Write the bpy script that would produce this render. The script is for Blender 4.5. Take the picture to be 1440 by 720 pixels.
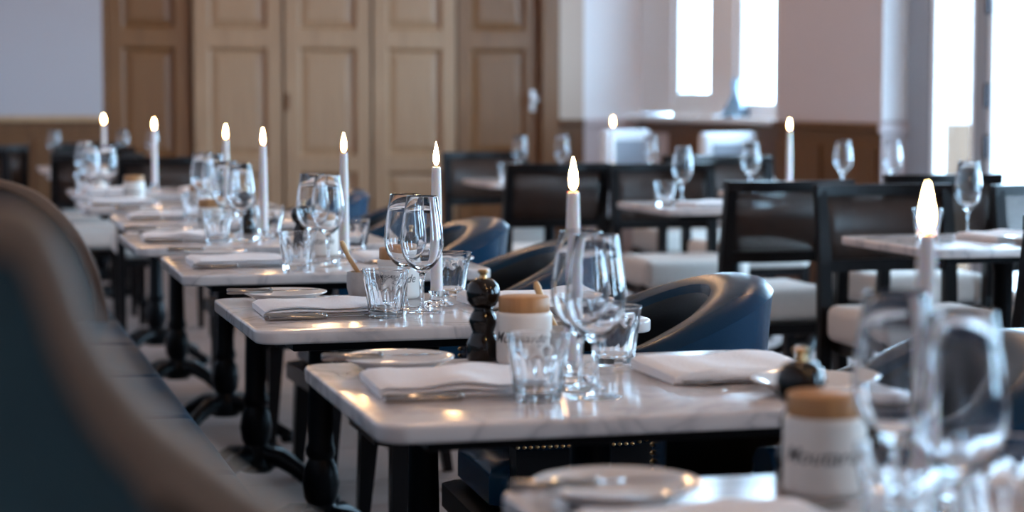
import bpy, bmesh, math, random
from mathutils import Vector, Matrix, noise
random.seed(7)
for o in list(bpy.data.objects): bpy.data.objects.remove(o)
scene = bpy.context.scene
COL = scene.collection
PI = math.pi

# ------------------------------------------------------------------ camera
YAW = math.atan(790/2870); PITCH = math.atan(220/2870)
cd = bpy.data.cameras.new('camera'); cam = bpy.data.objects.new('camera', cd); COL.objects.link(cam)
cam.location = (0, 0, 1.15)
cam.rotation_euler = (PI/2-PITCH, 0, -YAW)
cd.sensor_width = 36; cd.lens = 2870/1440*36
cd.clip_start = 0.05; cd.clip_end = 200
cd.dof.use_dof = True; cd.dof.focus_distance = 3.72; cd.dof.aperture_fstop = 3.3; cd.dof.aperture_blades = 0
scene.camera = cam

# ------------------------------------------------------------------ world, exposure
w = bpy.data.worlds.new('world'); scene.world = w; w.use_nodes = True
bg = w.node_tree.nodes['Background']
bg.inputs[0].default_value = (0.45, 0.73, 1.0, 1); bg.inputs[1].default_value = 20.0
vs = scene.view_settings
vs.view_transform = 'Standard'; vs.look = 'None'; vs.gamma = 1; vs.exposure = 0.30; vs.use_curve_mapping = False

def portal(loc, sx, sy, rot):
    l = bpy.data.lights.new('window_portal', 'AREA'); l.shape = 'RECTANGLE'; l.size = sx; l.size_y = sy
    l.cycles.is_portal = True
    o = bpy.data.objects.new('window_portal', l); o.location = loc; o.rotation_euler = rot; COL.objects.link(o)

XR = 4.70         # room face of the right wall
YB = 15.0         # door wall
XL = -0.42        # left wall
YF = -3.0         # wall behind the camera
ZC = 3.4
# openings in the right wall: (y0, y1, plane x, sill z, head z, list of panes (y0, y1))
BAYS = [
    (11.2, 15.0, 5.16, 1.05, 2.9, [(13.58, 14.20), (12.40, 12.96), (11.28, 12.20)]),
    (6.6, 9.8, 4.86, 0.25, 2.9, [(9.11, 9.50), (7.95, 8.90), (6.85, 7.78)]),
    (2.2, 5.4, 4.90, 0.75, 2.6, [(2.5, 3.2), (3.9, 4.9)]),
    (-2.4, 1.0, 4.90, 0.75, 2.6, [(-0.3, 0.6)]),
]
for (y0, y1, xp, sz, hz, panes) in BAYS:
    for (a, b) in panes:
        portal((xp+0.02, (a+b)/2, (sz+hz)/2), hz-sz-0.1, b-a, (0, PI/2, 0))

# ------------------------------------------------------------------ materials
MATS = {}
def _nodes(name):
    m = bpy.data.materials.new(name); m.use_nodes = True
    nt = m.node_tree; b = nt.nodes['Principled BSDF']
    MATS[name] = m
    return m, nt, b
def mat(name, col, rough=0.5, metal=0.0, col2=None, scale=(8, 8, 8), detail=4, bump=0.0, bscale=None, ramp=(0.3, 0.7), spec=0.5, coat=0.0, **kw):
    m, nt, b = _nodes(name)
    b.inputs['Base Color'].default_value = (*col, 1); b.inputs['Roughness'].default_value = rough
    b.inputs['Metallic'].default_value = metal; b.inputs['Specular IOR Level'].default_value = spec
    b.inputs['Coat Weight'].default_value = coat; b.inputs['Coat Roughness'].default_value = 0.15
    for k, v in kw.items(): b.inputs[k.replace('_', ' ')].default_value = v
    if col2 or bump:
        tc = nt.nodes.new('ShaderNodeTexCoord'); mp = nt.nodes.new('ShaderNodeMapping')
        mp.inputs['Scale'].default_value = scale
        nt.links.new(tc.outputs['Object'], mp.inputs[0])
        nz = nt.nodes.new('ShaderNodeTexNoise'); nz.inputs['Scale'].default_value = 1; nz.inputs['Detail'].default_value = detail
        nt.links.new(mp.outputs[0], nz.inputs['Vector'])
        if col2:
            cr = nt.nodes.new('ShaderNodeValToRGB')
            cr.color_ramp.elements[0].position = ramp[0]; cr.color_ramp.elements[0].color = (*col, 1)
            cr.color_ramp.elements[1].position = ramp[1]; cr.color_ramp.elements[1].color = (*col2, 1)
            nt.links.new(nz.outputs['Fac'], cr.inputs[0]); nt.links.new(cr.outputs[0], b.inputs['Base Color'])
        if bump:
            src = nz
            if bscale:
                src = nt.nodes.new('ShaderNodeTexNoise'); src.inputs['Scale'].default_value = bscale
                nt.links.new(tc.outputs['Object'], src.inputs['Vector'])
            bp = nt.nodes.new('ShaderNodeBump'); bp.inputs['Strength'].default_value = bump; bp.inputs['Distance'].default_value = 0.01
            nt.links.new(src.outputs['Fac'], bp.inputs['Height']); nt.links.new(bp.outputs[0], b.inputs['Normal'])
    return m

def marble():
    m, nt, b = _nodes('marble')
    tc = nt.nodes.new('ShaderNodeTexCoord')
    oi = nt.nodes.new('ShaderNodeObjectInfo')
    add = nt.nodes.new('ShaderNodeVectorMath'); add.operation = 'ADD'
    sc = nt.nodes.new('ShaderNodeVectorMath'); sc.operation = 'SCALE'; sc.inputs['Scale'].default_value = 9.0
    cmb = nt.nodes.new('ShaderNodeCombineXYZ')
    nt.links.new(oi.outputs['Location'], sc.inputs[0])
    nt.links.new(tc.outputs['Object'], add.inputs[0]); nt.links.new(sc.outputs[0], add.inputs[1])
    n1 = nt.nodes.new('ShaderNodeTexNoise'); n1.inputs['Scale'].default_value = 4.5; n1.inputs['Detail'].default_value = 9; n1.inputs['Distortion'].default_value = 1.6
    nt.links.new(add.outputs[0], n1.inputs['Vector'])
    sub = nt.nodes.new('ShaderNodeMath'); sub.operation = 'SUBTRACT'; sub.inputs[1].default_value = 0.5
    ab = nt.nodes.new('ShaderNodeMath'); ab.operation = 'ABSOLUTE'
    nt.links.new(n1.outputs['Fac'], sub.inputs[0]); nt.links.new(sub.outputs[0], ab.inputs[0])
    cr = nt.nodes.new('ShaderNodeValToRGB')
    e = cr.color_ramp.elements
    e[0].position = 0.0; e[0].color = (0.46, 0.41, 0.40, 1)
    e[1].position = 0.09; e[1].color = (0.68, 0.60, 0.57, 1)
    x = e.new(0.03); x.color = (0.60, 0.53, 0.51, 1)
    nt.links.new(ab.outputs[0], cr.inputs[0])
    nt.links.new(cr.outputs[0], b.inputs['Base Color'])
    b.inputs['Roughness'].default_value = 0.16
    b.inputs['Specular IOR Level'].default_value = 0.6
    return m
marble()

def wood(name, c1, c2, rough=0.45, sx=40, sz=2.2):
    return mat(name, c1, rough, col2=c2, scale=(sx, sx, sz), detail=6, bump=0.05)
mat('plaster', (0.60, 0.53, 0.54), 0.8, bump=0.03, scale=(30, 30, 30))
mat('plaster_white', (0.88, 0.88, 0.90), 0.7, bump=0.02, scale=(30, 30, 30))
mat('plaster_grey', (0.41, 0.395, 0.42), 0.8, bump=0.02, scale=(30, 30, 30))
mat('plaster_beige', (0.55, 0.43, 0.35), 0.8, bump=0.03, scale=(30, 30, 30))
mat('ceiling_paint', (0.72, 0.68, 0.64), 0.9)
mat('floor_stone', (0.22, 0.165, 0.15), 0.5, col2=(0.28, 0.215, 0.195), scale=(1.4, 1.4, 1.4), detail=8, bump=0.02)
mat('floor_joint', (0.13, 0.10, 0.09), 0.8, bump=0.03, scale=(30, 30, 30))
wood('oak_pale', (0.265, 0.145, 0.074), (0.355, 0.205, 0.110), 0.5)
wood('oak_brown', (0.135, 0.052, 0.013), (0.190, 0.078, 0.022), 0.5)
wood('dado_wood', (0.095, 0.037, 0.009), (0.140, 0.058, 0.016), 0.45)
wood('dado_cap', (0.36, 0.23, 0.13), (0.44, 0.29, 0.17), 0.4)
mat('paint_white', (0.90, 0.91, 0.92), 0.45, bump=0.01, scale=(40, 40, 40))
mat('paint_grey', (0.30, 0.32, 0.36), 0.45, bump=0.01, scale=(40, 40, 40))
mat('cast_iron', (0.003, 0.003, 0.004), 0.35, bump=0.04, scale=(90, 90, 90), spec=0.12)
mat('black_wood', (0.004, 0.0035, 0.004), 0.28, col2=(0.008, 0.006, 0.006), scale=(60, 60, 4), spec=0.2)
mat('navy_leather', (0.004, 0.024, 0.052), 0.27, col2=(0.006, 0.032, 0.066), scale=(6, 6, 6), bump=0.05, bscale=260, spec=0.17)
mat('black_leather_and_shade', (0.004, 0.004, 0.005), 0.3, col2=(0.006, 0.006, 0.007), scale=(6, 6, 6), bump=0.05, bscale=200, spec=0.25)
mat('midnight_leather', (0.009, 0.012, 0.020), 0.6, col2=(0.012, 0.016, 0.026), scale=(6, 6, 6), bump=0.05, bscale=200, spec=0.08)
mat('teal_leather', (0.009, 0.042, 0.056), 0.5, col2=(0.013, 0.055, 0.070), scale=(5, 5, 5), bump=0.06, bscale=200)
mat('seat_leather', (0.016, 0.042, 0.068), 0.45, col2=(0.024, 0.056, 0.088), scale=(3, 3, 3), bump=0.06, bscale=200, spec=0.15)
mat('tan_leather', (0.17, 0.105, 0.068), 0.55, col2=(0.21, 0.135, 0.09), scale=(12, 12, 12), bump=0.05, bscale=200)
mat('brown_trim', (0.10, 0.048, 0.027), 0.6, col2=(0.13, 0.065, 0.038), scale=(12, 12, 12), bump=0.04)
mat('cream_fabric', (0.60, 0.53, 0.48), 0.9, col2=(0.68, 0.61, 0.56), scale=(150, 150, 150), bump=0.15)
mat('white_fabric', (0.78, 0.80, 0.84), 0.9, col2=(0.84, 0.86, 0.9), scale=(120, 120, 120), bump=0.1)
mat('linen', (0.85, 0.81, 0.81), 0.9, col2=(0.90, 0.87, 0.87), scale=(220, 220, 220), bump=0.2)
mat('porcelain', (0.74, 0.72, 0.71), 0.08, col2=(0.77, 0.75, 0.74), scale=(6, 6, 6), coat=0.5)
mat('stoneware', (0.70, 0.65, 0.60), 0.4, col2=(0.75, 0.70, 0.65), scale=(14, 14, 14), bump=0.02)
mat('grey_stoneware', (0.36, 0.34, 0.33), 0.6, col2=(0.42, 0.40, 0.39), scale=(60, 60, 60), bump=0.05)
wood('lid_wood', (0.36, 0.17, 0.065), (0.48, 0.24, 0.095), 0.5, 90, 14)
wood('spoon_wood', (0.50, 0.30, 0.14), (0.62, 0.40, 0.20), 0.5, 120, 20)
mat('ink', (0.03, 0.03, 0.035), 0.6, col2=(0.05, 0.05, 0.05), scale=(40, 40, 40))
mat('mill_black', (0.006, 0.004, 0.0035), 0.1, col2=(0.010, 0.006, 0.005), scale=(30, 30, 6), spec=0.4)
mat('brass', (0.55, 0.33, 0.14), 0.3, metal=1.0, col2=(0.6, 0.38, 0.18), scale=(30, 30, 30))
mat('steel', (0.36, 0.35, 0.34), 0.1, metal=1.0, col2=(0.40, 0.39, 0.38), scale=(30, 30, 30))
mat('gunmetal', (0.03, 0.03, 0.035), 0.35, metal=0.8, col2=(0.045, 0.04, 0.045), scale=(30, 30, 30))
mat('wick', (0.02, 0.015, 0.012), 0.9, col2=(0.03, 0.02, 0.02), scale=(90, 90, 90))
m = mat('wax', (0.80, 0.74, 0.73), 0.45, col2=(0.84, 0.78, 0.77), scale=(20, 20, 20))
m.node_tree.nodes['Principled BSDF'].inputs['Subsurface Weight'].default_value = 0.6
m.node_tree.nodes['Principled BSDF'].inputs['Subsurface Radius'].default_value = (0.02, 0.01, 0.005)
def glass(name, col=(1, 1, 1), ior=1.47):
    m, nt, b = _nodes(name)
    b.inputs['Base Color'].default_value = (*col, 1); b.inputs['Roughness'].default_value = 0.0
    b.inputs['Transmission Weight'].default_value = 1.0; b.inputs['IOR'].default_value = ior
    return m
glass('clear_glass', (0.985, 0.99, 1.0)); glass('blue_glass', (0.55, 0.75, 0.9))
def pane_glass():
    m, nt, b = _nodes('pane_glass')
    out = nt.nodes['Material Output']; nt.nodes.remove(b)
    tr = nt.nodes.new('ShaderNodeBsdfTransparent'); gl = nt.nodes.new('ShaderNodeBsdfGlossy'); gl.inputs['Roughness'].default_value = 0.02
    mx = nt.nodes.new('ShaderNodeMixShader')
    mx.inputs[0].default_value = 0.05
    nt.links.new(tr.outputs[0], mx.inputs[1]); nt.links.new(gl.outputs[0], mx.inputs[2])
    nt.links.new(mx.outputs[0], out.inputs[0])
pane_glass()
def cane():
    m, nt, b = _nodes('cane_weave')
    b.inputs['Base Color'].default_value = (0.045, 0.027, 0.021, 1); b.inputs['Roughness'].default_value = 0.45; b.inputs['Specular IOR Level'].default_value = 0.3
    out = nt.nodes['Material Output']
    tc = nt.nodes.new('ShaderNodeTexCoord'); ck = nt.nodes.new('ShaderNodeTexChecker'); ck.inputs['Scale'].default_value = 330
    nt.links.new(tc.outputs['Object'], ck.inputs['Vector'])
    mr = nt.nodes.new('ShaderNodeMapRange'); mr.inputs['To Min'].default_value = 0.03; mr.inputs['To Max'].default_value = 0.42
    nt.links.new(ck.outputs['Fac'], mr.inputs['Value'])
    tr = nt.nodes.new('ShaderNodeBsdfTransparent'); mx = nt.nodes.new('ShaderNodeMixShader')
    nt.links.new(mr.outputs[0], mx.inputs[0]); nt.links.new(b.outputs[0], mx.inputs[1]); nt.links.new(tr.outputs[0], mx.inputs[2])
    nt.links.new(mx.outputs[0], out.inputs[0])
cane()
def emit(name, c1, c2, s, axis_scale=None):
    m, nt, b = _nodes(name)
    out = nt.nodes['Material Output']; nt.nodes.remove(b)
    e = nt.nodes.new('ShaderNodeEmission'); e.inputs[1].default_value = s; e.inputs[0].default_value = (*c1, 1)
    if c2:
        tc = nt.nodes.new('ShaderNodeTexCoord'); sp = nt.nodes.new('ShaderNodeSeparateXYZ'); nt.links.new(tc.outputs['Generated'], sp.inputs[0])
        cr = nt.nodes.new('ShaderNodeValToRGB'); cr.color_ramp.elements[0].color = (*c2, 1); cr.color_ramp.elements[1].color = (*c1, 1)
        cr.color_ramp.elements[0].position = 0.0; cr.color_ramp.elements[1].position = 0.4
        nt.links.new(sp.outputs[2], cr.inputs[0]); nt.links.new(cr.outputs[0], e.inputs[0])
    nt.links.new(e.outputs[0], out.inputs[0])
emit('flame', (1.0, 0.62, 0.26), (1.0, 0.40, 0.10), 100)
emit('lamp_glow', (1.0, 0.60, 0.32), None, 56)

# ------------------------------------------------------------------ mesh helpers
def mk(name, verts, faces, m, parent=None, smooth=False, auto=None):
    me = bpy.data.meshes.new(name); me.from_pydata([tuple(v) for v in verts], [], faces)
    me.validate(); me.update()
    bm = bmesh.new(); bm.from_mesh(me); bmesh.ops.recalc_face_normals(bm, faces=bm.faces); bm.to_mesh(me); bm.free()
    return link(name, me, m, parent, smooth, auto)
def link(name, me, m, parent=None, smooth=False, auto=None):
    if m: me.materials.append(MATS[m])
    if smooth or auto:
        for p in me.polygons: p.use_smooth = True
        if auto:
            try: me.set_sharp_from_angle(angle=math.radians(auto))
            except Exception: pass
    o = bpy.data.objects.new(name, me); COL.objects.link(o)
    if parent: o.parent = parent
    return o
def from_bm(name, bm, m, parent=None, smooth=False, auto=None):
    bmesh.ops.recalc_face_normals(bm, faces=bm.faces)
    me = bpy.data.meshes.new(name); bm.to_mesh(me); bm.free()
    return link(name, me, m, parent, smooth, auto)
class G:
    """collects geometry for one mesh"""
    def __init__(s): s.v = []; s.f = []
    def add(s, vf, M=None):
        v, f = vf; n = len(s.v)
        s.v += [tuple(M @ Vector(p)) if M else tuple(p) for p in v]; s.f += [tuple(i+n for i in q) for q in f]; return s
    def build(s, name, m, parent=None, smooth=False, auto=None): return mk(name, s.v, s.f, m, parent, smooth, auto)
def box(x0, x1, y0, y1, z0, z1):
    v = [(x, y, z) for x in (x0, x1) for y in (y0, y1) for z in (z0, z1)]
    return v, [(0, 1, 3, 2), (4, 6, 7, 5), (0, 4, 5, 1), (2, 3, 7, 6), (0, 2, 6, 4), (1, 5, 7, 3)]
def rbox(x0, x1, y0, y1, z0, z1, r=0.004, seg=2):
    bm = bmesh.new(); v, f = box(x0, x1, y0, y1, z0, z1)
    bv = [bm.verts.new(p) for p in v]
    for q in f: bm.faces.new([bv[i] for i in q])
    bmesh.ops.recalc_face_normals(bm, faces=bm.faces)
    bmesh.ops.bevel(bm, geom=list(bm.edges), offset=r, segments=seg, profile=0.5, affect='EDGES')
    bm.verts.index_update()
    out = [tuple(x.co) for x in bm.verts], [tuple(x.index for x in q.verts) for q in bm.faces]
    bm.free(); return out
def lathe(prof, n=32, cx=0, cy=0, mod=None):
    """revolve (r, z) points; r = 0 points close the surface"""
    v, f, rows = [], [], []
    for (r, z) in prof:
        if r <= 1e-7:
            rows.append([len(v)]); v.append((cx, cy, z))
        else:
            row = []
            for i in range(n):
                a = 2*PI*i/n; rr = r*(mod(a, z) if mod else 1)
                row.append(len(v)); v.append((cx+rr*math.cos(a), cy+rr*math.sin(a), z))
            rows.append(row)
    for A, B in zip(rows, rows[1:]):
        if len(A) == 1 and len(B) == 1: continue
        for i in range(n):
            j = (i+1) % n
            if len(A) == 1: f.append((A[0], B[j], B[i]))
            elif len(B) == 1: f.append((A[i], A[j], B[0]))
            else: f.append((A[i], A[j], B[j], B[i]))
    return v, f
def tube(path, rad, n=8, cap=True):
    """tube along a polyline; rad is a number or a list"""
    P = [Vector(p) for p in path]; R = rad if isinstance(rad, (list, tuple)) else [rad]*len(P)
    v, f, rows = [], [], []
    ref = None
    for i, p in enumerate(P):
        t = (P[min(i+1, len(P)-1)]-P[max(i-1, 0)]).normalized()
        if ref is None: ref = Vector((0, 0, 1)) if abs(t.z) < 0.9 else Vector((1, 0, 0))
        a = (ref - t*ref.dot(t)).normalized(); b = t.cross(a); ref = a
        row = []
        for k in range(n):
            an = 2*PI*k/n; row.append(len(v)); v.append(tuple(p + (a*math.cos(an)+b*math.sin(an))*R[i]))
        rows.append(row)
    for A, B in zip(rows, rows[1:]):
        for k in range(n): f.append((A[k], A[(k+1) % n], B[(k+1) % n], B[k]))
    if cap: f.append(tuple(reversed(rows[0]))); f.append(tuple(rows[-1]))
    return v, f
def rrect(x0, x1, y0, y1, r, n=6):
    pts = []
    for cx, cy, a0 in ((x1-r, y1-r, 0), (x0+r, y1-r, 90), (x0+r, y0+r, 180), (x1-r, y0+r, 270)):
        for i in range(n+1):
            a = math.radians(a0+90*i/n); pts.append((cx+r*math.cos(a), cy+r*math.sin(a)))
    return pts
def slab(outline_fn, prof):
    """stack of closed outlines: prof is (inset, z)"""
    v, f, rows = [], [], []
    for ins, z in prof:
        o = outline_fn(ins); rows.append(list(range(len(v), len(v)+len(o)))); v += [(x, y, z) for x, y in o]
    n = len(rows[0])
    for A, B in zip(rows, rows[1:]):
        for k in range(n): f.append((A[k], A[(k+1) % n], B[(k+1) % n], B[k]))
    f.append(tuple(reversed(rows[0]))); f.append(tuple(rows[-1]))
    return v, f
def rslab(x0, x1, y0, y1, z0, z1, r, e):
    """rounded-corner slab with a rounded edge of radius e"""
    fn = lambda i: rrect(x0+i, x1-i, y0+i, y1-i, max(r-i, 0.002))
    prof = []
    for k in range(5):
        a = PI/2*k/4; prof.append((e*(1-math.sin(a)), z0+e*(1-math.cos(a))))
    for k in range(5):
        a = PI/2*k/4; prof.append((e*(1-math.cos(a)), z1-e+e*math.sin(a)))
    return slab(fn, prof)
def extrude_xz(outline, y0, y1):
    n = len(outline); v = [(x, y0, z) for x, z in outline]+[(x, y1, z) for x, z in outline]
    f = [tuple(range(n)), tuple(reversed(range(n, 2*n)))]+[(i, (i+1) % n, n+(i+1) % n, n+i) for i in range(n)]
    return v, f
def catmull(pts, k=6):
    out = []; P = [Vector(p) for p in pts]
    for i in range(len(P)-1):
        p0, p1, p2, p3 = P[max(i-1, 0)], P[i], P[i+1], P[min(i+2, len(P)-1)]
        for j in range(k):
            t = j/k
            out.append(tuple(0.5*((2*p1)+(p2-p0)*t+(2*p0-5*p1+4*p2-p3)*t*t+(3*p1-p0-3*p2+p3)*t**3)))
    out.append(tuple(P[-1])); return out

def tag(o, label, cat, group=None):
    o['label'] = label; o['category'] = cat
    if group: o['group'] = group
    return o
def struct(o): o['kind'] = 'structure'; return o
def thing(name, loc=(0, 0, 0), rz=0):
    o = bpy.data.objects.new(name, None); COL.objects.link(o); o.location = loc; o.rotation_euler = (0, 0, rz)
    o.empty_display_size = 0.05; return o
PROTO_USED = set()
def place(proto, loc, rz, label, cat, group):
    """first call moves the proto itself, later calls copy it with its parts"""
    if proto.name not in PROTO_USED:
        PROTO_USED.add(proto.name); r = proto
    else:
        r = proto.copy(); COL.objects.link(r)
        for ch in list(proto.children):
            c = ch.copy(); COL.objects.link(c); c.parent = r
            for g in list(ch.children):
                d = g.copy(); COL.objects.link(d); d.parent = c
    r.location = loc; r.rotation_euler = (0, 0, rz)
    return tag(r, label, cat, group)

# ------------------------------------------------------------------ room shell
g = G(); g.add(box(XL-0.3, 6.2, YF-0.3, YB+0.6, -0.12, -0.012)); fl = struct(g.build('floor', 'floor_joint'))
g = G(); g.add(box(XL-0.3, 6.2, YF-0.3, YB+0.6, ZC, ZC+0.1)); struct(g.build('ceiling', 'ceiling_paint'))
# stone flags of the floor, one object each
TS = 0.60
tile_me = None
nx = int((5.2-XL)/TS)+1; ny = int((YB-1.8)/TS)+1
big = G(); nt_ = 0
for i in range(nx):
    for j in range(ny):
        x = XL+i*TS; y = 1.8+j*TS
        if tile_me is None:
            g = G(); g.add(rbox(0.003, TS-0.003, 0.003, TS-0.003, -0.012, 0.0, 0.002, 1))
            t = g.build('floor_tile', 'floor_stone', fl); tile_me = t.data
        else:
            t = bpy.data.objects.new('floor_tile', tile_me); COL.objects.link(t); t.parent = fl
        t.location = (x, y, 0)
g = G(); g.add(box(XL, 5.2, YF, 1.795, -0.012, 0.0)); g.build('floor_slab', 'floor_stone', fl)

g = G(); g.add(box(XL-0.2, XL, YF-0.2, YB+0.3, 0, ZC)); struct(g.build('wall_left', 'plaster'))
g = G(); g.add(box(XL, XR+0.3, YF-0.2, YF, 0, ZC)); struct(g.build('wall_front', 'plaster'))
# back wall: projecting white pier, wall above the doors, beige return
DX0, DX1 = 1.085, 4.43
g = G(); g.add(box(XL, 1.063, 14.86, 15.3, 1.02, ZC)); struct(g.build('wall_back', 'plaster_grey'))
g = G(); g.add(box(1.063, XR, 15.0, 15.3, 2.62, ZC)); g.add(box(4.50, XR-0.001, 15.0, 15.3, 1.00, 2.62)); struct(g.build('wall_back_return', 'plaster_beige'))
g = G(); g.add(box(1.063, 4.6, 15.2, 15.3, 0, 2.62)); struct(g.build('wall_back_recess', 'oak_brown'))
wn = G(); wn.add(box(XL, 1.063, 14.86, 15.3, 0, 1.02))
wn = struct(wn.build('trim_1', 'dado_wood'))
for k in range(3):
    x0 = XL+0.03+k*0.485
    G().add(rbox(x0, x0+0.44, 14.845, 14.87, 0.2, 0.88, 0.006)).build('panel', 'dado_wood', wn)
G().add(rbox(XL, 1.068, 14.82, 14.87, 0.99, 1.035, 0.01)).build('cap', 'dado_cap', wn)
wn = struct(G().add(box(4.50, XR-0.002, 14.985, 15.3, 0, 1.0)).build('trim_2', 'dado_wood'))
G().add(rbox(4.50, XR-0.002, 14.95, 15.0, 0.955, 1.0, 0.01)).build('cap', 'dado_wood', wn)

# panelled doors in the back wall
def panel_door(n, x0, x1, y, m, rails):
    d = thing('door_%d' % n, (x0, y, 0)); d['kind'] = 'structure'
    W = x1-x0; s = 0.112
    G().add(rbox(0.004, s, 0, 0.05, 0.01, 2.6, 0.004)).build('stile', m, d)
    G().add(rbox(W-s, W-0.004, 0, 0.05, 0.01, 2.6, 0.004)).build('stile', m, d)
    for a, b in rails: G().add(rbox(s-0.002, W-s+0.002, 0.001, 0.05, a, b, 0.004)).build('rail', m, d)
    for (a0, a1), (b0, b1) in zip(rails, rails[1:]):
        v = []; f = []
        x_0, x_1, z0, z1 = s, W-s, a1, b0
        for ins, yy in ((0.0, 0.012), (0.022, 0.030), (0.024, 0.036), (0.065, 0.026), (0.07, 0.024)):
            v += [(x_0+ins, yy, z0+ins), (x_1-ins, yy, z0+ins), (x_1-ins, yy, z1-ins), (x_0+ins, yy, z1-ins)]
        for r in range(4):
            for k in range(4): f.append((r*4+k, r*4+(k+1) % 4, r*4+4+(k+1) % 4, r*4+4+k))
        f.append((16, 17, 18, 19))
        mk('panel', v, f, m, d)
    return d
RA = [(0.01, 0.2), (0.61, 0.73), (1.53, 1.67), (2.45, 2.6)]
bounds = [1.10, 1.715, 2.38, 3.045, 3.70]
for n in range(4):
    a, b = bounds[n], bounds[n+1]
    panel_door(n+1, a+0.006, b-0.006, 15.0 if n else 15.06, 'oak_pale' if n else 'oak_brown', RA)
d5 = panel_door(5, 3.71, 4.36, 15.05, 'oak_brown', [(0.01, 0.2), (0.61, 0.73), (1.53, 1.67), (2.45, 2.6)])
hp = G().add(rbox(0.575, 0.615, -0.012, 0.002, 1.06, 1.22, 0.004)).build('handle_plate', 'porcelain', d5)
G().add(lathe([(0, 0), (0.012, 0), (0.012, 0.03), (0.024, 0.04), (0.026, 0.055), (0.015, 0.066), (0, 0.068)], 16), Matrix.Translation((0.595, -0.012, 1.15)) @ Matrix.Rotation(PI/2, 4, 'X')).build('knob', 'porcelain', d5, True)
# latch on door 2/3 meeting stile
d3 = bpy.data.objects['door_3']
G().add(rbox(0.012, 0.045, -0.016, 0.002, 1.07, 1.20, 0.006)).build('latch', 'oak_brown', d3)
# frame posts around the doors
for i, (a, b) in enumerate(((1.063, 1.10), (4.36, 4.50))):
    struct(G().add(rbox(a, b, 14.97, 15.22, 0, 2.62, 0.005)).build('trim_%d' % (3+i), 'oak_brown'))

# right wall: pillars between bays with wooden dado, reveals, outer wall with windows
pill = [(9.8, 11.2), (5.4, 6.6), (1.0, 2.2), (YF-0.2, -2.4)]
g = G()
for a, b in pill: g.add(box(XR, 5.4, a, b, 1.02, ZC))
g.add(box(XR, 5.4, YF-0.2, YB+0.3, 2.9, ZC-0.001))
struct(g.build('wall_right', 'plaster'))
g = G(); g.add(box(XR, 5.4, 15.0, 15.3, 0, 2.9)); g.build('wall_right_reveal', 'plaster_white'); struct(bpy.data.objects['wall_right_reveal'])
tn = 5
for a, b in pill:
    wn = struct(G().add(box(XR+0.004, 5.4, a+0.004, b-0.004, 0, 1.02)).build('trim_%d' % tn, 'dado_wood')); tn += 1
    G().add(rbox(XR-0.03, XR+0.02, a-0.01, b+0.01, 0.985, 1.025, 0.008)).build('cap', 'dado_wood', wn)
    k = 2; wd = (b-a)/k
    for q in range(k): G().add(rbox(XR-0.012, XR+0.02, a+q*wd+0.06, a+(q+1)*wd-0.06, 0.2, 0.9, 0.006)).build('panel', 'dado_wood', wn)
# white reveals lining the window openings
def reveal(y, side, name):
    x1 = 5.16 if y == 15.0 else 4.86
    return struct(G().add(box(XR+0.001, x1, y-0.008, y+0.0, 1.04, 2.9)).build(name, 'plaster_white'))
reveal(9.8, 0, 'wall_reveal')
wn = struct(G().add(box(XR+0.001, 4.86, 9.785, 9.8, 0, 1.03)).build('trim_%d' % tn, 'plaster')); tn += 1
G().add(rbox(XR-0.02, 4.86, 9.765, 9.8, 0.97, 1.03, 0.008)).build('cap', 'plaster', wn)
wn = struct(G().add(box(XR+0.001, 5.16, 14.985, 15.0, 0, 1.0)).build('trim_%d' % tn, 'plaster')); tn += 1
G().add(rbox(XR, 5.16, 14.965, 15.0, 0.94, 1.0, 0.008)).build('cap', 'plaster', wn)

def window(n, xp, y0, y1, z0, z1, fm, fr=0.05, bars=0):
    wd = thing('window_%d' % n, (xp, (y0+y1)/2, z0)); wd['kind'] = 'structure'
    W = (y1-y0)/2; H = z1-z0
    G().add(rbox(-0.03, 0.04, -W-fr, -W, -fr, H+fr, 0.005)).build('frame', fm, wd)
    G().add(rbox(-0.03, 0.04, W, W+fr, -fr, H+fr, 0.005)).build('frame', fm, wd)
    G().add(rbox(-0.03, 0.04, -W, W, -fr, 0, 0.005)).build('frame', fm, wd)
    G().add(rbox(-0.03, 0.04, -W, W, H, H+fr, 0.005)).build('frame', fm, wd)
    for k in range(bars):
        z = H*(k+1)/(bars+1); G().add(rbox(-0.015, 0.03, -W, W, z-0.015, z+0.015, 0.003)).build('glazing_bar', fm, wd)
    G().add(box(0.008, 0.014, -W, W, 0, H)).build('pane', 'pane_glass', wd)
    return wd
wnn = 1
# bay 1: outer wall pierced by narrow casements
y0, y1, xp, sz, hz, panes = BAYS[0]
g = G()
edges = sorted([(a-0.10, b+0.10) for a, b in panes]); cur = y0
for a, b in edges:
    g.add(box(xp, xp+0.2, cur, a, sz, hz)); cur = b
g.add(box(xp, xp+0.2, cur, 15.0, sz, hz)); g.add(box(xp, xp+0.2, y0, y1, 0, sz-0.03))
struct(g.build('wall_bay', 'plaster_white'))
sill = struct(G().add(rbox(xp-0.12, xp+0.03, y0, y1-0.02, sz-0.06, sz-0.02, 0.008)).build('trim_%d' % tn, 'paint_white')); tn += 1
wn = struct(G().add(box(xp-0.03, xp-0.002, y0, y1-0.016, 0, 0.98)).build('trim_%d' % tn, 'dado_wood')); tn += 1
for k in range(5):
    a = y0+0.08+k*0.75
    G().add(rbox(xp-0.042, xp-0.025, a, a+0.62, 0.2, 0.9, 0.005)).build('panel', 'dado_wood' if k % 2 else 'plaster', wn)
for a, b in panes:
    z0 = sz+0.15 if a > 13.3 else sz+0.075
    window(wnn, xp+0.05, a, b, z0, hz-0.06, 'paint_white', 0.10); wnn += 1
    if z0 > sz+0.05: struct(G().add(box(xp+0.001, xp+0.15, a-0.10, b+0.10, sz-0.03, z0-0.10)).build('trim_%d' % tn, 'paint_white')); tn += 1
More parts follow.
